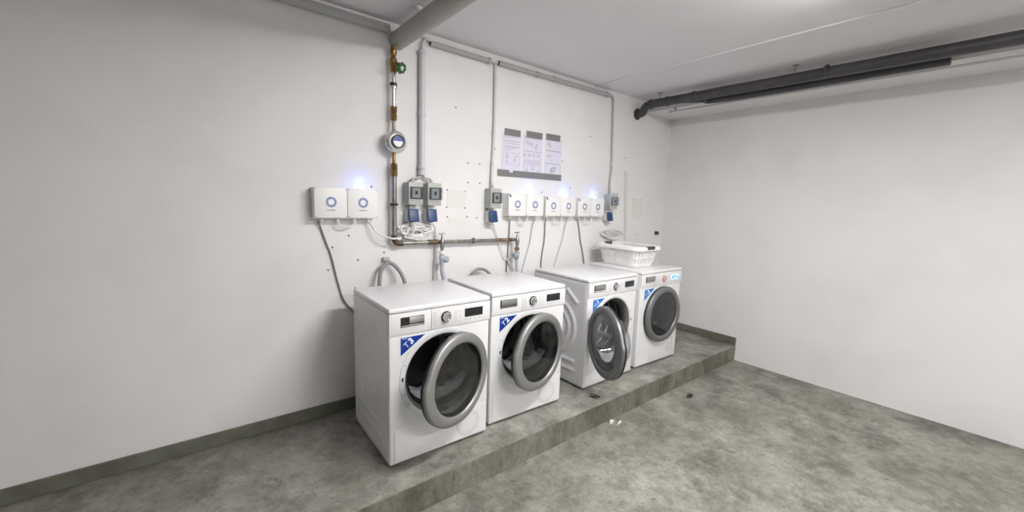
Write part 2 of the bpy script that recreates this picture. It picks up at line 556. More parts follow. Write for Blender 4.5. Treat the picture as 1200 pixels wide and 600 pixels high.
def make_machine(name, label, fx, fy, rot, d, washer, hinge, angle, code, lit=False):
    """fx, fy: the front left corner on the platform"""
    ca, sa = math.cos(rot), math.sin(rot)
    cx = fx + ca * W / 2 - sa * d / 2
    cy = fy + sa * W / 2 + ca * d / 2
    cat = 'washing machine' if washer else 'dryer'
    t = thing(name, label, cat, (cx, cy, 0), rot, 'white front-loading laundry machines')
    F = -d / 2
    U = lambda u: u - W / 2
    body = MB().box(-W / 2 + .0015, W / 2 - .0015, F, d / 2, .016, .8145, .009, 3).build('body', ENAMEL, t)
    boolean_cut(body, MB().lathe([(0, -.1), (.2365, -.1), (.2365, .44), (0, .44)], (U(UC), F, VC), (0, 1, 0), 72))
    for sx in (-1, 1):
        side_panel(t, d, sx, .010 if washer else .0030)
        for sy in (-1, 1):
            MB().lathe([(0, 0), (.022, 0), (.022, .006), (.012, .010), (.012, .0155), (0, .0155)], (sx * .255, sy * (d / 2 - .05), 0), (0, 0, 1), 20).build('foot', RUBBER, t)
    MB().box(-W / 2, W / 2, F - .004, d / 2, .815, H, .010, 4).build('worktop', ENAMEL, t)
    # front fascia
    dr = MB().box(U(.0015), U(.2255), F - .005, F - .0005, .705, .8145, .002, 2).build('detergent_drawer', ENAMEL, t)
    ho = MB().box(U(.060), U(.188), F - .0072, F - .0052, .742, .793, .001, 1).build('handle_recess', BLACK, dr)
    pl = MB()
    pl.box(U(.104 if code == 'T3' else .066), U(.185), F - .0125, F - .0075, .757, .790, .002, 2)
    pl.build('handle', new_mat('brushed_handle', (.42, .42, .41) if washer or code == 'T2' else (.55, .55, .54), .28, .85), dr)
    MB().box(U(.062), U(.185), F - .0105, F - .0075, .7465, .7515, .001, 1).build('handle_lip', CHROME if not washer else ENAMEL, dr)
    pn = MB().box(U(.2275), U(.5965), F - .005, F - .0005, .705, .8145, .002, 2).build('control_panel', ENAMEL, t)
    kx, kz = U(.313), .763
    MB().lathe([(.0295, 0), (.0295, .004), (.024, .004), (.024, 0)], (kx, F - .0055, kz), (0, -1, 0), 40, close=True).build('knob_collar', REDP if lit else BLACK, pn)
    kn = MB().lathe([(0, 0), (.0235, 0), (.0235, .014), (.021, .018), (.014, .0185), (.013, .016), (0, .016)], (kx, F - .0055, kz), (0, -1, 0), 40).build('program_knob', CHROME, pn)
    MB().box(kx + .004, kx + .011, F - .0245, F - .0225, kz - .018, kz - .010, .001, 1).build('pointer', WHITEINK, kn)
    pr = MB()
    for k in range(8):
        for u, L_ in ((.236, .026), (.364, .022), (.390, .020)):
            if u == .39 and k % 2:
                continue
            pr.box(U(u), U(u + L_ * random.uniform(.7, 1)), F - .0058, F - .0052, .7255 + k * .009, .7275 + k * .009)
    for k in range(10):
        a = R(36 * k)
        p = Vector((kx + math.cos(a) * .037, 0, kz + math.sin(a) * .037))
        pr.box(p.x - .002, p.x + .002, F - .0058, F - .0052, p.z - .0012, p.z + .0012)
    for k in range(4):
        pr.box(U(.430 + k * .028), U(.446 + k * .028), F - .0058, F - .0052, .727, .7295)
        pr.box(U(.430 + k * .028), U(.444 + k * .028), F - .0058, F - .0052, .796, .798)
    pr.build('program_print', INK, pn)
    ds = MB().box(U(.4285), U(.5465), F - .0075, F - .0052, .7425, .790, .001, 1).build('display', LITDISP if lit else DISPLAY, pn)
    if lit:
        pq = MB()
        for x0, x1, z0, z1 in ((.44, .50, .775, .779), (.44, .47, .757, .768), (.48, .50, .757, .768), (.515, .54, .752, .762)):
            pq.box(U(x0), U(x1), F - .0082, F - .0076, z0, z1)
        pq.build('display_symbols', INKBLUE, ds)
    # porthole: white chamfered funnel, gasket, drum
    MB().lathe([(.250, -.0005), (.250, .003), (.242, .0045), (.226, .003), (.2215, .0015), (.2125, -.032), (.212, -.036), (.2355, -.036), (.2355, -.001)],
               (U(UC), F, VC), (0, -1, 0), 80, close=True).build('porthole_ring', ENAMEL, t)
    MB().lathe([(.2212, .001), (.2165, -.001), (.2065, -.020), (.205, -.036), (.2118, -.036), (.2122, -.022)], (U(UC), F, VC), (0, -1, 0), 80, close=True).build('porthole_shade_rim', SILVER, t)  # grey colour stands in for shade on the white funnel's inner edge
    MB().lathe([(.205, -.037), (.190, -.040), (.186, -.052), (.188, -.075), (.2335, -.080), (.2335, -.037)], (U(UC), F, VC), (0, -1, 0), 72, close=True).build('gasket', RUBBER if washer else BLACK, t)
    dm = MB().lathe([(.186, -.082), (.230, -.085), (.230, -.40), (.20, -.43), (.05, -.425), (0, -.425), (0, -.433), (.21, -.435), (.2345, -.41), (.2345, -.082)], (U(UC), F, VC), (0, -1, 0), 72, close=False).build('drum', DRUM, t)
    for a in (75, 195, 315):
        c, s_ = math.cos(R(a)), math.sin(R(a))
        r0 = .215
        MB().tube([(U(UC) + c * r0, F + .12, VC + s_ * r0), (U(UC) + c * .198, F + .2, VC + s_ * .198), (U(UC) + c * .198, F + .32, VC + s_ * .198), (U(UC) + c * r0, F + .40, VC + s_ * r0)], .018, 10).build('drum_lifter', LIFTER, dm)
    for yy in (.13, .20, .27, .34):
        MB().lathe([(.2295, 0), (.2295, .006), (.226, .003)], (U(UC), F + yy, VC), (0, 1, 0), 72, close=True).build('drum_rib', LIFTER, dm)
    # slots for the latch in the porthole ring
    sd = -1 if hinge == 'R' else 1
    for ang, big in ((158, 0), (176, 1), (196, 0), (212, 0)):
        c, s_ = math.cos(R(ang)), math.sin(R(ang))
        rr = .236
        hx, hz = U(UC) + (c if sd < 0 else -c) * rr, VC + s_ * rr
        e = (.0045, .010) if big else (.0035, .0035)
        MB().box(hx - e[0], hx + e[0], F - .0052, F - .0034, hz - e[1], hz + e[1]).build('latch_slot', BLACK if big else INK, t)
    if not washer:
        # fluff filter lying in the lower lip of the opening
        m = MB()
        prev = None
        for k in range(19):
            u = .130 + (.472 - .130) * k / 18
            z = .335 + 1.75 * (u - .300) ** 2
            e = min(1, .35 + min(k, 18 - k) / 4)
            ring = [m.bm.verts.new((U(u), F + y, z + dz)) for y, dz in ((.036, -.014 * e), (.040, .0), (.060, .006), (.092, .004), (.092, -.016), (.040, -.042 * e))]
            if prev:
                for q in range(6):
                    m.bm.faces.new((prev[q], prev[(q + 1) % 6], ring[(q + 1) % 6], ring[q]))
            else:
                m.bm.faces.new(ring)
            prev = ring
        m.bm.faces.new(prev)
        ff = m.build('lint_filter', LINT, t)
        for u in (.262, .335):
            z = .3415 + 1.75 * (u - .300) ** 2
            MB().box(U(u) - .018, U(u) + .018, F + .060, F + .080, z - .002, z + .003, .001, 1).build('filter_slot', BLACK, ff)
        # lower service flap and round air grille
        MB().box(U(.027), U(.588), F - .003, F - .0005, .026, .203, .0015, 1).build('service_flap', ENAMEL, t)
        gr = MB().lathe([(0, 0), (.074, 0), (.074, .002), (0, .0045)], (U(.465), F - .0032, .112), (0, -1, 0), 48).build('air_grille', GRILLE, t)
    else:
        MB().box(U(.02), U(.185), F - .002, F - .0005, .03, .115, .001, 1).build('pump_flap', ENAMEL, t)
        pm = MB()
        for k in range(5):
            for j in range(2):
                pm.box(U(.455 + j * .055), U(.488 + j * .055), F - .0012, F - .0005, .085 + k * .026, .092 + k * .026)
        pm.build('care_print', INK, t)
    # blue corner sticker with its number
    smat = LBLUE if washer else BLUE
    st = MB().prism([(U(.058), .690), (U(.204), .690), (U(.058), .588)], F - .0012, F - .0004).build('sticker_edge', WHITEINK, t)
    MB().prism([(U(.0615), .687), (U(.195), .687), (U(.0615), .594)], F - .0018, F - .0013).build('sticker', smat, st)
    ink = WHITEINK if not washer else PALEBLUEINK
    base = Matrix.Translation((U(.1045), F - .0024, .6545)) @ Matrix.Rotation(R(90), 4, 'X') @ Matrix.Rotation(R(38), 4, 'Z')
    text_obj('sticker_letter', code[0], .042, ink, st, base @ Matrix.Translation((-.014, 0, 0)), 0)
    text_obj('sticker_number', code[1], .046, WHITEINK, st, base @ Matrix.Translation((.016, 0, 0)), .0016)
    MB().box(U(.067), U(.097), F - .0024, F - .0019, .679, .6825).build('sticker_small_print', PALEBLUEINK, st)
    make_door(t, d, hinge, angle, washer is not None and washer != '', washer)
    return t

# perforated grille material: small dots in a pale face
GRILLE = bpy.data.materials.new('perforated_pale_grey')
GRILLE.use_nodes = True
_n, _l = GRILLE.node_tree.nodes, GRILLE.node_tree.links
_v = _n.new('ShaderNodeTexVoronoi')
_v.inputs['Scale'].default_value = 190
_v.inputs['Randomness'].default_value = 0
_t = _n.new('ShaderNodeTexCoord')
_l.new(_t.outputs['Object'], _v.inputs['Vector'])
_r = _n.new('ShaderNodeValToRGB')
_r.color_ramp.elements[0].position, _r.color_ramp.elements[1].position = .32, .42
_r.color_ramp.elements[0].color, _r.color_ramp.elements[1].color = (.42, .42, .43, 1), (.74, .74, .75, 1)
_l.new(_v.outputs['Distance'], _r.inputs[0])
_l.new(_r.outputs[0], _n['Principled BSDF'].inputs['Base Color'])

make_machine('tumble_dryer', 'white dryer with sticker T3 and its grey ringed door ajar', .061, -.747, -.012, .560, '', 'R', 20, 'T3')
make_machine('tumble_dryer', 'white dryer with sticker T2 and its door slightly open', .700, -.715, -.031, .560, '', 'R', 13, 'T2')
make_machine('washing_machine', 'white washing machine with its round door swung wide open', 1.556, -.716, .004, .588, 'open', 'L', 114, 'W1')
make_machine('washing_machine', 'white washing machine with closed door and lit display under the laundry basket', 2.225, -.702, -.030, .588, 'shut', 'L', 0, 'W2', lit=True)

# ------------------------------------------------------------------ laundry basket on the last machine
def make_basket():
    t = thing('laundry_basket', 'white slatted plastic laundry basket standing on the last washing machine', 'basket', (2.478, -.370, H + .006), R(-3))
    Hb = .165
    hw0, hl0, hw1, hl1 = .128, .185, .160, .232
    def rrect(hw, hl, z, n=10, r=.06):
        P = []
        for sx, sy, a0 in ((1, 1, 0), (-1, 1, 90), (-1, -1, 180), (1, -1, 270)):
            for k in range(n):
                a = R(a0 + 90 * k / (n - 1))
                P.append(Vector((sx * (hw - r) + r * math.cos(a), sy * (hl - r) + r * math.sin(a), z)))
        return P
    def ring_at(f, off=0.0):
        e = f ** .8
        return rrect(hw0 + (hw1 - hw0) * e + off, hl0 + (hl1 - hl0) * e + off, Hb * f, 10, .05 + .02 * f)
    def resample(P, n):
        L = [0]
        for i in range(len(P)):
            L.append(L[-1] + (P[(i + 1) % len(P)] - P[i]).length)
        out, j = [], 0
        for k in range(n):
            s = L[-1] * k / n
            while L[j + 1] < s:
                j += 1
            out.append(P[j].lerp(P[(j + 1) % len(P)], (s - L[j]) / max(1e-9, L[j + 1] - L[j])))
        return out
    # perforated wall: a grid round the basket with slots left out, given thickness
    n, fr = 176, [0, .10, .20, .30, .40, .48, .56, .64, .72, .80, 1.0]
    m = MB()
    G = [[m.bm.verts.new(p) for p in resample(ring_at(f), n)] for f in fr]
    for i in range(len(fr) - 1):
        for k in range(n):
            if i in (2, 3, 4, 6, 7, 8) and k % 4 == 1:
                continue
            m.bm.faces.new((G[i][k], G[i][(k + 1) % n], G[i + 1][(k + 1) % n], G[i + 1][k]))
    m.bm.faces.new(list(reversed(G[0])))
    o = m.build('basket_wall', BASKET, t, 60)
    md = o.modifiers.new('thickness', 'SOLIDIFY')
    md.thickness = .004
    md.offset = 1
    # rolled rim
    m = MB()
    prof = [(-.004, 0), (-.004, .012), (.004, .018), (.013, .018), (.020, .010), (.021, -.016), (.017, -.016), (.015, .004), (.006, .008), (.001, .000)]
    RR = []
    for off, dz in prof:
        RR.append([m.bm.verts.new(p + Vector((0, 0, dz))) for p in resample(ring_at(1, off), 120)])
    for a in range(len(RR)):
        A, B = RR[a], RR[(a + 1) % len(RR)]
        for k in range(120):
            m.bm.faces.new((A[k], A[(k + 1) % 120], B[(k + 1) % 120], B[k]))
    m.build('rim', BASKET, t, 60)
    for sy in (-1, 1):
        y = sy * (hl1 + .009)
        MB().box(-.052, .052, y - .016, y + .016, Hb - .008, Hb + .022, .007, 3).build('handle', CHARCOAL, t)
make_basket()

# ------------------------------------------------------------------ coin-free control boxes with ring emblem and status lights
def control_box(x0, x1, z0, z1, label, led=False, sticker=False, ringx=None, loop=True):
    d = .078
    xc = (x0 + x1) / 2
    t = thing('control_box', label, 'control box', (xc, 0, z0), 0, 'white wall control boxes with a blue ring emblem')
    hw, h = (x1 - x0) / 2 - .001, z1 - z0
    MB().box(-hw, hw, -d + .012, -.0005, 0, h, .003, 2).build('housing', WPLAST, t)
    MB().box(-hw, hw, -d, -d + .0115, 0, h, .004, 2).build('cover', WPLAST, t)
    rx_ = (ringx if ringx is not None else xc) - xc
    rz_ = h * .53
    m = MB()
    for k in range(18):                      # the emblem is a ring of short strokes
        a0, a1 = R(20 * k + 2), R(20 * k + 18)
        q = [(rx_ + r * math.cos(a), rz_ + r * math.sin(a)) for r, a in ((.0175, a0), (.0305, a0), (.0305, a1), (.0175, a1))]
        m.prism(q, -d - .0008, -d - .0001)
    m.build('ring_emblem', INKBLUE, t)
    m = MB()
    for k in range(9):
        m.box(rx_ - .023 + k * .0052, rx_ - .0195 + k * .0052, -d - .0008, -d - .0001, rz_ - .050, rz_ - .045 + (.002 if k % 3 == 0 else 0))
    m.build('wordmark', INKBLUE, t)
    for sx in (-1, 1):
        for z in (.008, h - .008):
            MB().lathe([(0, 0), (.0035, 0), (.0035, .0015), (0, .0015)], (sx * (hw - .008), -d, z), (0, -1, 0), 12).build('screw', INK, t)
    for sx in (-.3, .3):
        MB().lathe([(0, 0), (.011, 0), (.011, .010), (.008, .014), (.008, .022), (0, .022)], (sx * hw * 2 * .8, -.04, 0), (0, 0, -1), 14).build('cable_gland', WPLAST, t)
    if sticker:
        MB().prism([(-hw + .004, h - .012), (-hw + .014, h - .006), (-hw + .026, h - .026), (-hw + .016, h - .034)], -d - .0012, -d - .0001).build('seal_sticker', NAVY, t)
    if led:
        MB().box(-.006, .012, -.045, -.022, h, h + .016, .004, 2).build('status_light', LED, t)
        ld = bpy.data.lights.new('status_glow', 'POINT')
        ld.energy = .13
        ld.color = (.06, .14, 1)
        ld.shadow_soft_size = .012
        lo = bpy.data.objects.new('status_glow', ld)
        C.objects.link(lo)
        lo.parent = t
        lo.location = (.004, -.036, h + .045)
    return t
control_box(-.105, .080, 1.250, 1.427, 'left one of the two white control boxes left of the water riser', ringx=-.012)
control_box(.080, .265, 1.250, 1.427, 'white control box with lit blue light nearest the water riser', led=True, ringx=.173)
control_box(1.302, 1.487, 1.268, 1.447, 'white control box with blue sticker directly right of the single grey breaker', sticker=True)
control_box(1.487, 1.676, 1.268, 1.445, 'white control box with a blue light below the middle of the grey tape bar', led=True)
control_box(1.700, 1.886, 1.268, 1.438, 'white control box with blue sticker, third from the left in the row of six', sticker=True)
control_box(1.886, 2.072, 1.268, 1.438, 'white control box with a blue light, fourth from the left in the row of six', led=True)
control_box(2.100, 2.284, 1.268, 1.437, 'white control box with blue sticker, second from the right in the row of six', sticker=True)
control_box(2.284, 2.470, 1.268, 1.437, 'white control box with a blue light at the right end of the row of six', led=True)

# ------------------------------------------------------------------ breakers and blue-lidded sockets
def breaker(x0, x1, z0, z1, label):
    xc, hw, h, d = (x0 + x1) / 2, (x1 - x0) / 2, z1 - z0, .09
    t = thing('breaker_box', label, 'breaker box', (xc, 0, z0), 0, 'small grey breaker boxes')
    MB().box(-hw + .003, hw - .003, -.052, -.0005, 0, h, .004, 2).build('back_box', GREYP, t)
    fr = MB().box(-hw, hw, -d, -.0525, -.001, h + .001, .005, 2).build('front_cover', PALEGREY if False else GREYP, t)
    MB().box(-hw + .010, hw - .002, -d - .003, -d - .0005, h * .26, h * .80, .001, 1).build('window_recess', RECESS, t)
    md = MB().box(-hw + .022, hw - .024, -d - .010, -d - .0035, h * .31, h * .76, .002, 1).build('breaker_module', PALEGREY, t)
    MB().box(-.010, .006, -d - .017, -d - .0105, h * .46, h * .62, .002, 1).build('toggle', BLACK, md)
    MB().box(-hw + .010, hw - .002, -d - .021, -d - .0185, h * .255, h * .805, .001, 1).build('window_lid', WINDOWG, t)
    MB().lathe([(0, 0), (.012, 0), (.012, .012), (.009, .02), (0, .02)], (0, -.035, h + .0005), (0, 0, 1), 16).build('cable_gland', GREYP, t)
    return t
breaker(.464, .567, 1.340, 1.486, 'grey breaker box nearest the water riser')
breaker(.602, .705, 1.338, 1.488, 'grey breaker box right of its twin below the thick white conduit')
breaker(1.123, 1.223, 1.327, 1.476, 'grey breaker box left of the row of six control boxes')
breaker(2.545, 2.655, 1.343, 1.484, 'grey breaker box right of the row of six control boxes')

def socket(xc, ztop, label):
    t = thing('power_socket', label, 'socket', (xc, 0, ztop - .085), 0, 'wall sockets with blue hinged lids')
    MB().box(-.034, .034, -.058, -.0005, 0, .085, .008, 3).build('housing', PALEGREY, t)
    MB().box(-.012, .012, -.045, -.015, .0855, .110, .003, 2).build('link_spigot', PALEGREY, t)
    Mx = Matrix.Translation((0, -.060, .085)) @ Matrix.Rotation(R(-13), 4, 'X')
    MB().box(-.036, .036, -.014, .0, -.088, 0, .006, 3, mat=Mx).build('flap', NAVY, t)
    Mx2 = Mx @ Matrix.Translation((0, .018, -.055))
    MB().cyl(Mx2 @ Vector((0, .006, -.01)), Mx2 @ Vector((0, -.006, -.05)), .013, 16).build('plug', CABLEW, t)
    return t
socket(.505, 1.310, 'blue-lidded socket below the breaker box nearest the riser')
socket(.641, 1.310, 'blue-lidded socket below the right one of the paired breaker boxes')
socket(1.160, 1.305, 'blue-lidded socket left of the row of six control boxes')
socket(2.568, 1.310, 'dark blue-lidded socket right of the row of six control boxes')

# ------------------------------------------------------------------ conduits
def clip_ring(x, y, z, r, axis, parent, name='pipe_clip', mat=None):
    MB().lathe([(r, -.009), (r + .005, -.009), (r + .005, .009), (r, .009)], (x, y, z), axis, 20, close=True).build(name, mat or CONDUIT, parent)

t = tag(MB().cyl((.588, -.0245, 1.575), (.588, -.0245, 2.345), .0215, 24).build('conduit_pipe', CONDUIT), 'thick white vertical conduit above the paired breaker boxes', 'conduit')
for z in (2.325, 1.938, 1.59):
    clip_ring(.588, -.0245, z, .022, (0, 0, 1), t)
MB().lathe([(0, 0), (.024, 0), (.026, .012), (.026, .032), (.0225, .036), (0, .036)], (.588, -.0245, 1.538), (0, 0, 1), 24).build('end_gland', CONDUIT, t)
for s in (-1, 1):
    tag(MB().tube([(.588 + s * .006, -.0245, 1.538), (.588 + s * .022, -.028, 1.522), (.583 + s * .055, -.035, 1.516), (.584 + s * .069, -.035, 1.507)], .008, 10).build('supply_cable', GREYP),
        'short grey cable bending into the %s breaker box below the thick conduit' % ('left' if s < 0 else 'right'), 'cable')
t = tag(MB().tube([(1.186, -.0125, 2.385), (1.190, -.0125, 1.9), (1.178, -.0125, 1.62), (1.173, -.030, 1.50)], .0105, 12).build('conduit_pipe', CONDUIT), 'thin white vertical conduit left of the posters', 'conduit')
for z in (2.28, 1.9, 1.66):
    clip_ring(1.188 - (.006 if z < 1.7 else 0), -.0125, z, .0105, (0, 0, 1), t)
t = tag(MB().tube([(2.513, -.0125, 2.412), (2.565, -.0125, 2.409), (2.585, -.0125, 2.38), (2.590, -.0125, 2.33), (2.622, -.0125, 1.75), (2.61, -.0125, 1.62), (2.600, -.030, 1.507)], .0095, 12).build('conduit_pipe', GREYCON),
        'thin grey conduit bending down to the breaker box right of the control boxes', 'conduit')
for x, z in ((2.594, 2.26), (2.611, 1.95), (2.62, 1.78)):
    clip_ring(x, -.0125, z, .0098, (0, 0, 1), t)
def hcon(x0, x1, z0, z1, r, label, clips):
    t = tag(MB().tube([(x0, -r - .002, z0), (x1, -r - .002, z1)], r, 18, 0).build('conduit_pipe', GREYCON), label, 'conduit')
    for f in clips:
        clip_ring(x0 + (x1 - x0) * f, -r - .002, z0 + (z1 - z0) * f, r, (1, 0, 0), t, mat=GREYCON)
    MB().lathe([(0, 0), (r * .8, 0), (r * .8, .003), (0, .003)], (x0 - .0032, -r - .002, z0), (1, 0, 0), 16).build('open_end', BLACK, t)
    return t
hcon(.650, 1.135, 2.403, 2.400, .0175, 'short grey horizontal conduit under the ceiling beside the jacketed pipe', (.98,))
hcon(1.212, 2.513, 2.405, 2.411, .0175, 'long grey horizontal conduit under the ceiling above the posters', (.30, .44, .97))
hcon(XL + .01, .362, 2.412, 2.412, .026, 'wide grey conduit under the ceiling left of the jacketed pipe', (.4, .8))
tag(MB().tube([(.665, -.02, 2.405), (.63, -.018, 2.425), (.596, -.022, 2.395), (.588, -.0245, 2.34)], .0075, 8).build('supply_cable', CONDUIT), 'pale cable looping from the short conduit into the thick vertical conduit', 'cable')
tag(MB().tube([(.660, -.028, 2.410), (.58, -.020, 2.432), (.50, -.018, 2.425), (.455, -.018, 2.43)], .007, 8).build('supply_cable', CONDUIT), 'pale cable under the ceiling running behind the jacketed pipe', 'cable')
tag(MB().tube([(1.135, -.0195, 2.400), (1.165, -.018, 2.398), (1.186, -.0125, 2.38)], .006, 8).tube([(1.212, -.0195, 2.405), (1.19, -.018, 2.403), (1.186, -.0125, 2.38)], .006, 8).build('supply_cable', CONDUIT), 'pale cable joint at the top of the thin conduit', 'cable')
Mx = Matrix.Translation((2.902, -.008, 1.375)) @ Matrix.Rotation(R(-5), 4, 'Y')
tag(MB().box(-.019, .019, -.008, .0075, -.354, .354, .002, 1, mat=Mx).build('cable_trunking', new_mat('aged_white_plastic', (.70, .675, .64), .5)), 'white strip of cable trunking running down to the laundry basket', 'cable trunking')

# ------------------------------------------------------------------ big jacketed pipe and dark drain pipe under the ceiling
t = tag(MB().tube([(.425, -.004, 2.362), (.425, -4.99, 2.362)], .054, 40, 0).build('insulated_pipe', JACKET), 'thick grey jacketed pipe hanging under the ceiling', 'pipe')
for y in (-.30, -2.2, -4.1):
    hb = MB().cyl((.425, y, 2.410), (.425, y, ZC - .006), .005, 10).build('hanger_rod', CHROME, t)
    MB().lathe([(0, 0), (.024, 0), (.022, .005), (.010, .012), (0, .012)], (.425, y, ZC), (0, 0, -1), 20).build('ceiling_plate', PLAST, hb)
    pass

t = tag(MB().tube([(2.95, -.165, 2.375), (2.955, -.55, 2.373), (2.96, -1.2, 2.37), (2.97, -4.9, 2.355)], .040, 28, 0).build('drain_pipe', DARKPIPE), 'dark grey drain pipe under the ceiling entering the corner of the wall', 'pipe')
MB().tube([(2.95, -.150, 2.375), (2.955, -.115, 2.345), (2.975, -.085, 2.318), (2.99, -.055, 2.312), (2.995, -.012, 2.312)], .039, 24).build('elbow', DARKPIPE, t)
MB().lathe([(.038, 0), (.055, 0), (.057, .006), (.052, .016), (.040, .016)], (2.995, -.0005, 2.312), (0, -1, 0), 28, close=True).build('wall_flange', DARKPIPE, t)
for y in (-.185, -.36, -.62, -1.6):
    clip_ring(2.953, y, 2.374, .041, (0, 1, 0), t, 'socket_ring', DARKPIPE)
MB().tube([(2.957, -.50, 2.362), (3.02, -.66, 2.352), (3.10, -.84, 2.345), (3.10, -2.2, 2.34)], .028, 20).build('branch', DARKPIPE, t)
for y in (-.28, -1.4, -3.0):
    hb = MB().cyl((2.952, y, 2.414), (2.952, y, ZC - .004), .005, 10).build('hanger_rod', STEEL, t)
    MB().lathe([(0, 0), (.020, 0), (.018, .005), (0, .008)], (2.952, y, ZC), (0, 0, -1), 18).build('ceiling_plate', STEEL, hb)
t = tag(MB().tube([(3.125, -.30, 2.315), (3.125, -3.5, 2.30)], .008, 12, 0).build('thin_pipe', GREYCON), 'thin grey pipe running under the dark drain pipe', 'pipe')
MB().lathe([(0, 0), (.017, 0), (.017, .006), (.010, .010), (0, .010)], (3.125, -.29, 2.315), (0, -1, 0), 18).build('end_cap', GREYCON, t)
MB().box(3.119, 3.131, -.36, -.34, 2.315, 2.349).build('bracket', GREYCON, t)

# ------------------------------------------------------------------ water supply
PX, PY = .381, -.05
t = tag(MB().cyl((PX, PY, 1.13), (PX, PY, 1.52), .0165, 20).build('water_pipe', STEEL), 'grey steel water pipe coming down and running right behind the dryers', 'water pipe')
MB().tube([(PX, PY, 1.14), (PX, PY, 1.115), (PX + .010, PY, 1.092), (PX + .033, PY, 1.083), (PX + .055, PY, 1.083)], .0195, 16).build('elbow', OXID, t)
MB().cyl((PX + .05, PY, 1.083), (1.20, PY, 1.079), .0125, 16).build('horizontal_run', STEEL, t)
MB().cyl((1.20, PY, 1.079), (1.392, PY, 1.077), .0135, 16).build('rusted_run', RUST, t)
MB().cyl((.625, PY, 1.0826), (.700, PY, 1.0823), .0175, 16).build('coupling', OXID, t)
for z in (1.338, ):
    MB().lathe([(.0168, -.007), (.026, -.007), (.026, .007), (.0168, .007)], (PX, PY, z), (0, 0, 1), 20, close=True).build('wall_clip', BLACK, t)
MB().lathe([(.0128, -.008), (.022, -.008), (.022, .008), (.0128, .008)], (1.0, PY, 1.080), (1, 0, 0), 20, close=True).cyl((1.0, -.03, 1.08), (1.0, -.001, 1.08), .006, 10).build('wall_clip', STEEL, t)
MB().lathe([(.0, 0), (.021, 0), (.022, .03), (.019, .034), (.022, .04), (.021, .078), (.013, .083), (0, .083)], (PX, PY, 1.518), (0, 0, 1), 6).build('brass_coupling', BRASS, t)
MB().cyl((PX, PY, 1.60), (PX, PY, 1.675), .011, 16).build('brass_nipple', BRASS, t)
MB().cyl((PX, PY, 1.787), (PX, PY, 1.865), .011, 16).build('copper_nipple', RUST, t)
MB().lathe([(0, 0), (.014, 0), (.020, .008), (.020, .04), (.017, .044), (.020, .05), (.021, .088), (0, .09)], (PX, PY, 1.862), (0, 0, 1), 6).build('brass_coupling', BRASS, t)
MB().cyl((PX, PY, 1.952), (PX, PY, 2.150), .0145, 20).build('chrome_run', CHROME, t)
MB().lathe([(.0147, -.009), (.022, -.009), (.022, .009), (.0147, .009)], (PX, PY, 2.083), (0, 0, 1), 20, close=True).build('wall_clip', BLACK, t)
MB().lathe([(.0147, -.004), (.024, -.004), (.024, .004), (.0147, .004)], (PX, PY, 2.064), (0, 0, 1), 20, close=True).build('clip_band', CHROME, t)

v = thing('stop_valve', 'brass stop valve with a green handwheel at the top of the water pipe', 'valve', (PX, PY, 2.15))
MB().lathe([(0, 0), (.017, 0), (.020, .01), (.020, .03), (.014, .036), (.022, .05), (.024, .075), (.017, .090), (.014, .10), (.020, .108), (.022, .130), (.016, .138), (.016, .160), (0, .160)], (0, 0, 0), (0, 0, 1), 20).build('valve_body', BRASS, v)
MB().cyl((0, 0, .065), (.014, -.040, .040), .014, 16).cyl((.014, -.040, .040), (.017, -.048, .034), .018, 6).build('bonnet', BRASS, v)
MB().cyl((.016, -.046, .036), (.023, -.066, .020), .005, 10).build('spindle', CHROME, v)
hwd = Vector((.22, -.85, -.45)).normalized()
MB().lathe([(.017, .0), (.024, -.006), (.031, -.004), (.034, .002), (.031, .009), (.024, .010), (.017, .006), (.008, .004), (.008, -.002)], (.022, -.064, .021), hwd, 40, lambda th, r: (.003 * math.cos(8 * th) if r > .022 else 0), close=True).build('handwheel', GREENV, v)
MB().lathe([(0, 0), (.0135, 0), (.0135, .004), (0, .006)], (.0235, -.070, .018), hwd, 20).build('wheel_cap', CHROME, v)

mt = thing('water_meter', 'round chrome water meter with a blue and white dial on the water pipe', 'water meter', (PX + .004, PY, 1.731))
AX = (0, -1, 0)
SATIN = new_mat('satin_chrome', (.80, .80, .81), .28, .9)
MB().lathe([(0, -.02), (.030, -.02), (.034, .0), (.045, .012), (.066, .018), (.070, .024), (.068, .030), (.060, .036), (.044, .044), (.038, .044), (0, .044)], (0, 0, 0), AX, 48).build('chrome_shell', SATIN, mt)
MB().lathe([(.034, .0445), (.042, .0445), (.042, .066), (.038, .069), (.034, .069)], (0, 0, 0), AX, 40, close=True).build('dial_collar', CHARCOAL, mt)
MB().lathe([(0, .0445), (.0335, .0445), (.0335, .060), (0, .060)], (0, 0, 0), AX, 40).build('dial', WHITEINK, mt)
MB().prism([(.032 * math.cos(R(a)), .032 * math.sin(R(a))) for a in range(5, 176, 10)], -.0625, -.0605).build('dial_print', BLUE, mt)
MB().tube([(0, 0, -.055), (0, .0, .055)], .020, 16, 0).build('meter_inlet', BRASS, mt)

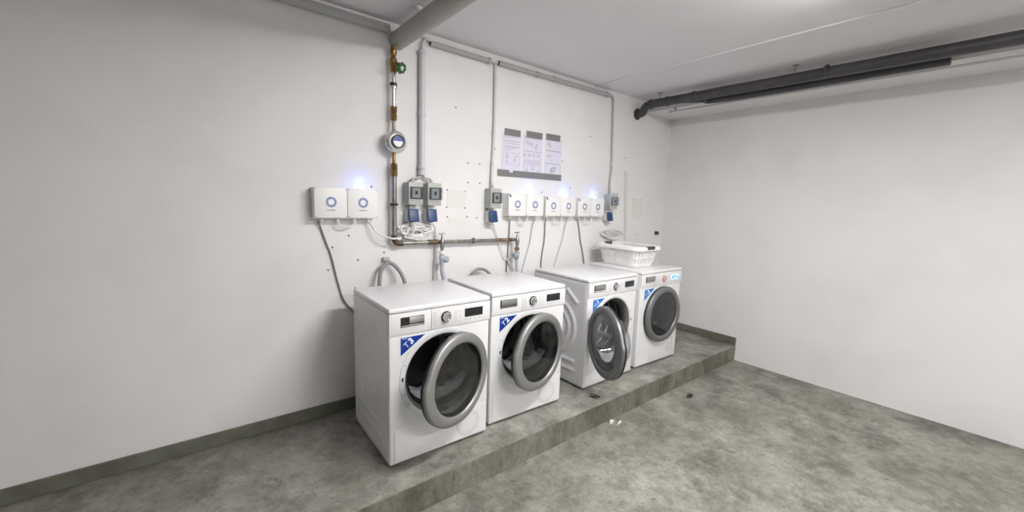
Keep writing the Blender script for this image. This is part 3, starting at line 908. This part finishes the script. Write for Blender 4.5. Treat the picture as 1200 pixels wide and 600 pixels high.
def tap(x, zpipe, side, label, hlabel, mat, hose, couplmat):
    t = thing('water_tap', label, 'tap', (x, PY - .0, zpipe))
    y = -.030
    MB().lathe([(0, -.060), (.010, -.060), (.012, -.045), (.016, -.03), (.018, -.005), (.016, .012), (.010, .022), (.006, .045), (0, .046)], (0, y, 0), (0, 0, 1), 18).build('tap_body', STEEL, t)
    MB().cyl((0, -.0135, 0), (0, y, 0), .011, 14).build('tap_inlet', STEEL, t)
    MB().cyl((-.003, y, .045), (-.003, y, .058), .004, 10).tube([(-.026, y, .060), (.020, y, .060)], .005, 10, 0).build('tap_handle', STEEL, t)
    MB().lathe([(0, 0), (.018, 0), (.020, .005), (.020, .020), (.016, .024), (0, .024)], (0, y, -.084), (0, 0, 1), 12).build('outlet_nut', BRASS if mat == 'brass' else PLAST, t)
    z0 = zpipe - .088
    h = thing('inlet_hose', hlabel, 'hose', (x, PY + y, z0))
    MB().lathe([(0, 0), (.019, 0), (.021, -.01), (.021, -.030), (.018, -.036), (.018, -.066), (.012, -.075), (0, -.075)], (0, 0, -.001), (0, 0, 1), 20).build('hose_coupling', couplmat, h)
    MB().lathe([(0, 0), (.020, 0), (.022, .008), (.022, .034), (.018, .040), (0, .040)], (side * .004, -.006, -.034), (side, -.15, -.1), 20).build('leak_stop_knob', AQUA, h)
    MB().tube([(0, 0, -.072)] + hose, .0135, 12).build('hose_tube', HOSEL, h)
    return t
tap(.718, 1.083, 1, 'grey garden-style tap on the water pipe above the gap between the dryers', 'grey lavender water hose hanging from the first tap between the dryers', 'pl',
    [(.004, 0, -.13), (.018, 0, -.20), (.022, .005, -.32), (.02, .01, -.55), (.0, .01, -.80)], HOSEL)
tap(1.400, 1.077, -1, 'grey tap with brass collar at the right end of the water pipe', 'grey water hose with teal leak stop below the tap at the pipe end', 'brass',
    [(.004, 0, -.13), (.010, 0, -.20), (.014, .005, -.32), (.01, .01, -.55), (.0, .01, -.80)], AQUA)

def rib_hose(pts, r, label, mat=HOSEG):
    P = cat_rom(pts, 26)
    rad = [r * (1 + .09 * (i % 3 == 0)) for i in range(len(P))]
    return tag(MB().tube(P, rad, 12, 0).build('drain_hose', mat), label, 'hose')
rib_hose([(.268, -.10, .30), (.272, -.08, .70), (.272, -.07, .84), (.293, -.06, .925), (.343, -.05, .958), (.395, -.06, .920), (.425, -.10, .845), (.445, -.13, .70), (.45, -.14, .45)], .0125,
         'grey ribbed drain hose arching up behind the dryer with sticker T3')
rib_hose([(.94, -.10, .45), (.975, -.08, .78), (1.01, -.06, .845), (1.06, -.05, .862), (1.115, -.07, .842), (1.16, -.10, .76), (1.19, -.12, .45)], .0105,
         'grey drain hose just showing above the dryer with sticker T2')
tag(MB().box(.315, .360, -.030, -.0005, .965, .990, .004, 1).build('hose_bracket', GREYP), 'small wall bracket above the arching drain hose', 'bracket')
tag(MB().cyl((3.503, -.0005, 1.082), (3.503, -.035, 1.082), .022, 20, .018).build('pipe_stub', CHARCOAL), 'dark capped pipe stub on the wall near the right corner', 'pipe stub')

# ------------------------------------------------------------------ cables
def cable(pts, r, mat, label, group=None, n=8):
    return tag(MB().tube(pts, r, 8, n).build('power_cable', mat), label, 'cable', group)
cable([(-.075, -.03, 1.232), (-.058, -.012, 1.19), (-.03, -.010, 1.10), (-.003, -.010, 1.017), (.03, -.010, .86), (.065, -.010, .735), (.13, -.015, .64), (.20, -.05, .55)], .0045, CABLED,
      'dark cable from the left control box down behind the dryer with sticker T3')
cable([(.035, -.04, 1.227), (.045, -.042, 1.205), (.08, -.045, 1.195), (.12, -.042, 1.205), (.135, -.04, 1.227)], .0055, CABLEW, 'short white cable loop under the two boxes left of the riser')
cable([(.226, -.04, 1.227), (.235, -.045, 1.205), (.27, -.06, 1.152), (.34, -.090, 1.122), (.385, -.092, 1.120), (.412, -.088, 1.121)], .0062, CABLEW,
      'white cable sagging from the left boxes across the water riser')
cable([(.505, -.075, 1.222), (.508, -.085, 1.20), (.505, -.088, 1.17), (.492, -.082, 1.15)], .006, CABLEW, 'white cable hanging from the socket nearest the riser')
cable([(.641, -.075, 1.222), (.672, -.05, 1.19), (.697, -.018, 1.14), (.697, -.015, 1.00), (.690, -.015, .85), (.69, -.03, .6)], .0045, CABLEG, 'thin pale cable from the second socket down past the first tap')
cable([(1.160, -.075, 1.215), (1.195, -.035, 1.19), (1.225, -.02, 1.15), (1.255, -.025, 1.08), (1.31, -.030, .955), (1.40, -.030, .845), (1.46, -.03, .72)], .005, CABLEW, 'thin white cable from the single socket curving down behind the machines')
cable([(1.352, -.04, 1.245), (1.366, -.018, 1.21), (1.367, -.010, 1.05), (1.357, -.010, .90), (1.352, -.012, .80), (1.35, -.02, .5)], .0045, CABLED, 'dark cable dropping behind the tap at the pipe end')
cable([(1.745, -.04, 1.245), (1.762, -.015, 1.20), (1.764, -.010, 1.06), (1.742, -.010, .92), (1.735, -.012, .80), (1.74, -.02, .5)], .0045, CABLED, 'dark cable dropping from the third box of the row of six')
cable([(2.148, -.04, 1.245), (2.180, -.015, 1.22), (2.205, -.010, 1.14), (2.235, -.010, 1.03), (2.27, -.012, .92), (2.298, -.014, .80), (2.31, -.02, .6)], .0045, CABLED, 'dark cable dropping from the fifth box towards the laundry basket')
cable([(1.627, -.04, 1.245), (1.620, -.015, 1.19), (1.595, -.010, 1.03), (1.545, -.010, .88), (1.52, -.012, .78), (1.50, -.02, .5)], .0055, CABLEG, 'pale cable dropping from the second box of the row of six')
cable([(2.022, -.04, 1.245), (2.015, -.015, 1.19), (1.985, -.010, 1.04), (1.925, -.010, .88), (1.895, -.012, .78), (1.88, -.02, .5)], .0055, CABLEG, 'pale cable dropping from the fourth box of the row of six')
for xa, xb, lab in ((1.452, 1.525, 'first pair in the row of six'), (1.835, 1.935, 'middle pair in the row of six'), (2.235, 2.335, 'last pair in the row of six')):
    xm = (xa + xb) / 2
    cable([(xa, -.04, 1.245), (xa + .006, -.042, 1.222), (xm, -.045, 1.205), (xb - .006, -.042, 1.222), (xb, -.04, 1.245)], .005, CABLEW, 'short white cable loop under the ' + lab)

def coil(x0, x1, z0, z1, turns, r, label, mat=CABLEW, y0=-.03):
    P = []
    cx, cz, ax_, az_ = (x0 + x1) / 2, (z0 + z1) / 2, (x1 - x0) / 2, (z1 - z0) / 2
    n = turns * 10
    for i in range(n):
        a = 2 * math.pi * i / 10
        k = i / n
        wob = .72 + .28 * math.sin(k * 9.0 + 1.3)
        P.append((cx + ax_ * wob * math.cos(a) + .02 * math.sin(3 * a * k), y0 + .010 * math.sin(i * 1.7) - .012 * k, cz + az_ * (.35 + .6 * abs(math.sin(k * 7.1 + .4))) * math.sin(a) + .014 * math.sin(k * 11)))
    return tag(MB().tube(P, r, 7, 5).build('coiled_cable', mat), label, 'cable')
coil(.418, .655, 1.108, 1.205, 9, .0048, 'bundle of coiled white cable lying on the water pipe below the paired sockets')
coil(2.50, 2.86, 1.045, 1.135, 6, .0045, 'bundle of coiled white cable on the wall behind the laundry basket')

# ------------------------------------------------------------------ notices and tape
def notice(x0, x1, z0, z1, label, kind):
    xc = (x0 + x1) / 2
    hw, h = (x1 - x0) / 2, z1 - z0
    t = tag(MB().box(-hw, hw, -.0022, -.0008, 0, h).build('paper_notice', PAPER), label, 'notice', None)
    t.location = (xc, 0, z0)
    m = MB()
    def bar(fx0, fx1, fz, th=.004):
        m.box(-hw + fx0 * 2 * hw, -hw + fx1 * 2 * hw, -.0027, -.0023, fz * h - th / 2, fz * h + th / 2)
    def frame(fx0, fx1, fz0, fz1):
        bar(fx0, fx1, fz0, .002); bar(fx0, fx1, fz1, .002)
        for f in (fx0, fx1):
            m.box(-hw + f * 2 * hw - .001, -hw + f * 2 * hw + .001, -.0027, -.0023, fz0 * h, fz1 * h)
    def ringlet(fx, fz, r):
        m.lathe([(r * .6, 0), (r, 0), (r, .0004), (r * .6, .0004)], (-hw + fx * 2 * hw, -.0023, fz * h), (0, -1, 0), 14, close=True)
    if kind == 0:
        for fz, a, b, th in ((.93, .08, .86, .004), (.89, .05, .6, .003), (.80, .08, .92, .0045), (.74, .06, .95, .003), (.66, .12, .88, .005), (.62, .12, .70, .003), (.57, .08, .45, .003)):
            bar(a, b, fz, th)
        frame(.06, .94, .20, .50)
        ringlet(.26, .40, .016); ringlet(.26, .27, .012); ringlet(.68, .32, .012); ringlet(.76, .42, .009)
    elif kind == 1:
        bar(.05, .9, .92, .004); bar(.05, .4, .95, .003)
        for fx, fz, r in ((.16, .84, .010), (.26, .80, .013), (.42, .78, .014), (.70, .78, .010), (.66, .71, .014)):
            ringlet(fx, fz, r)
        bar(.02, .95, .60, .004)
        for fx in (.10, .34, .56, .80):
            ringlet(fx, .50, .012)
        frame(.08, .95, .28, .38)
        bar(.12, .9, .35, .003); bar(.12, .9, .31, .003)
        for fx, fz in ((.2, .12), (.52, .17), (.82, .10)):
            ringlet(fx, fz, .013)
        frame(.04, .97, .04, .24)
    else:
        ringlet(.20, .86, .014); ringlet(.28, .80, .011)
        bar(.04, .97, .68, .007)
        ringlet(.18, .54, .010); ringlet(.30, .56, .012); bar(.3, .5, .44, .003)
        bar(.04, .97, .36, .004); frame(.04, .97, .06, .34)
        ringlet(.5, .20, .022); ringlet(.62, .24, .016); ringlet(.4, .16, .016)
    m.build('printed_text', PAPERINK, t)
    return t
notice(1.278, 1.470, 1.615, 1.915, 'left paper notice with printed paragraphs, nearest the thin conduit', 0)
notice(1.492, 1.703, 1.605, 1.925, 'middle paper notice with several rows of small printed symbols', 1)
notice(1.738, 1.932, 1.600, 1.930, 'right paper notice with two symbols above a boxed drawing', 2)
for x0, x1, z0, z1, which in ((1.298, 1.460, 1.897, 1.948, 'left'), (1.522, 1.698, 1.905, 1.957, 'middle'), (1.741, 1.908, 1.911, 1.964, 'right')):
    tag(MB().box(x0, x1, -.0045, -.003, z0, z1).build('tape_strip', TAPE), 'short grey tape strip above the %s paper notice' % which, 'tape')
t = tag(MB().box(1.240, 1.942, -.0045, -.003, 1.578, 1.630).build('tape_strip', TAPE), 'long grey tape bar below the three paper notices', 'tape')
MB().box(1.355, 1.392, -.0055, -.0046, 1.612, 1.630).build('torn_paper_corner', PAPER, t)

# ------------------------------------------------------------------ small litter
def scrap(pts, z, th, name, mat, label):
    m = MB()
    n = len(pts)
    A = [m.bm.verts.new((x, y, z + .001 + .006 * (i % 2))) for i, (x, y) in enumerate(pts)]
    B = [m.bm.verts.new((x, y, z + .001 + th + .006 * (i % 2))) for i, (x, y) in enumerate(pts)]
    m.bm.faces.new(list(reversed(A))); m.bm.faces.new(B)
    for k in range(n):
        m.bm.faces.new((A[k], A[(k + 1) % n], B[(k + 1) % n], B[k]))
    return tag(m.build(name, mat), label, 'litter')
scrap([(1.575, -.965), (1.600, -.975), (1.635, -.955), (1.612, -.940)], ZF, .012, 'paper_scrap', FOAMW, 'pale crumpled scrap on the floor against the concrete step')
scrap([(1.615, -1.000), (1.655, -1.004), (1.690, -.975), (1.652, -.985)], ZF, .004, 'paper_scrap', FOAMW, 'thin white curl of paper on the floor in front of the step')
scrap([(2.43, -1.07), (2.46, -1.10), (2.52, -1.08), (2.49, -1.055), (2.46, -1.06)], ZF, .008, 'dead_leaf', LEAF, 'dark leaf on the floor at the far right')
m = MB()
random.seed(3)
for k in range(7):
    x, y, a = 1.545 + random.uniform(-.03, .04), -.80 + random.uniform(-.03, .025), random.uniform(.6, 1.3)
    L_ = random.uniform(.025, .05)
    m.tube([(x, y, .003), (x + math.cos(a) * L_ * .5, y - math.sin(a) * L_ * .5, .006), (x + math.cos(a) * L_, y - math.sin(a) * L_, .003)], .003, 6, 3)
tag(m.build('dead_twigs', LEAF), 'little clump of dark twigs beside the washing machine with the open door', 'litter')
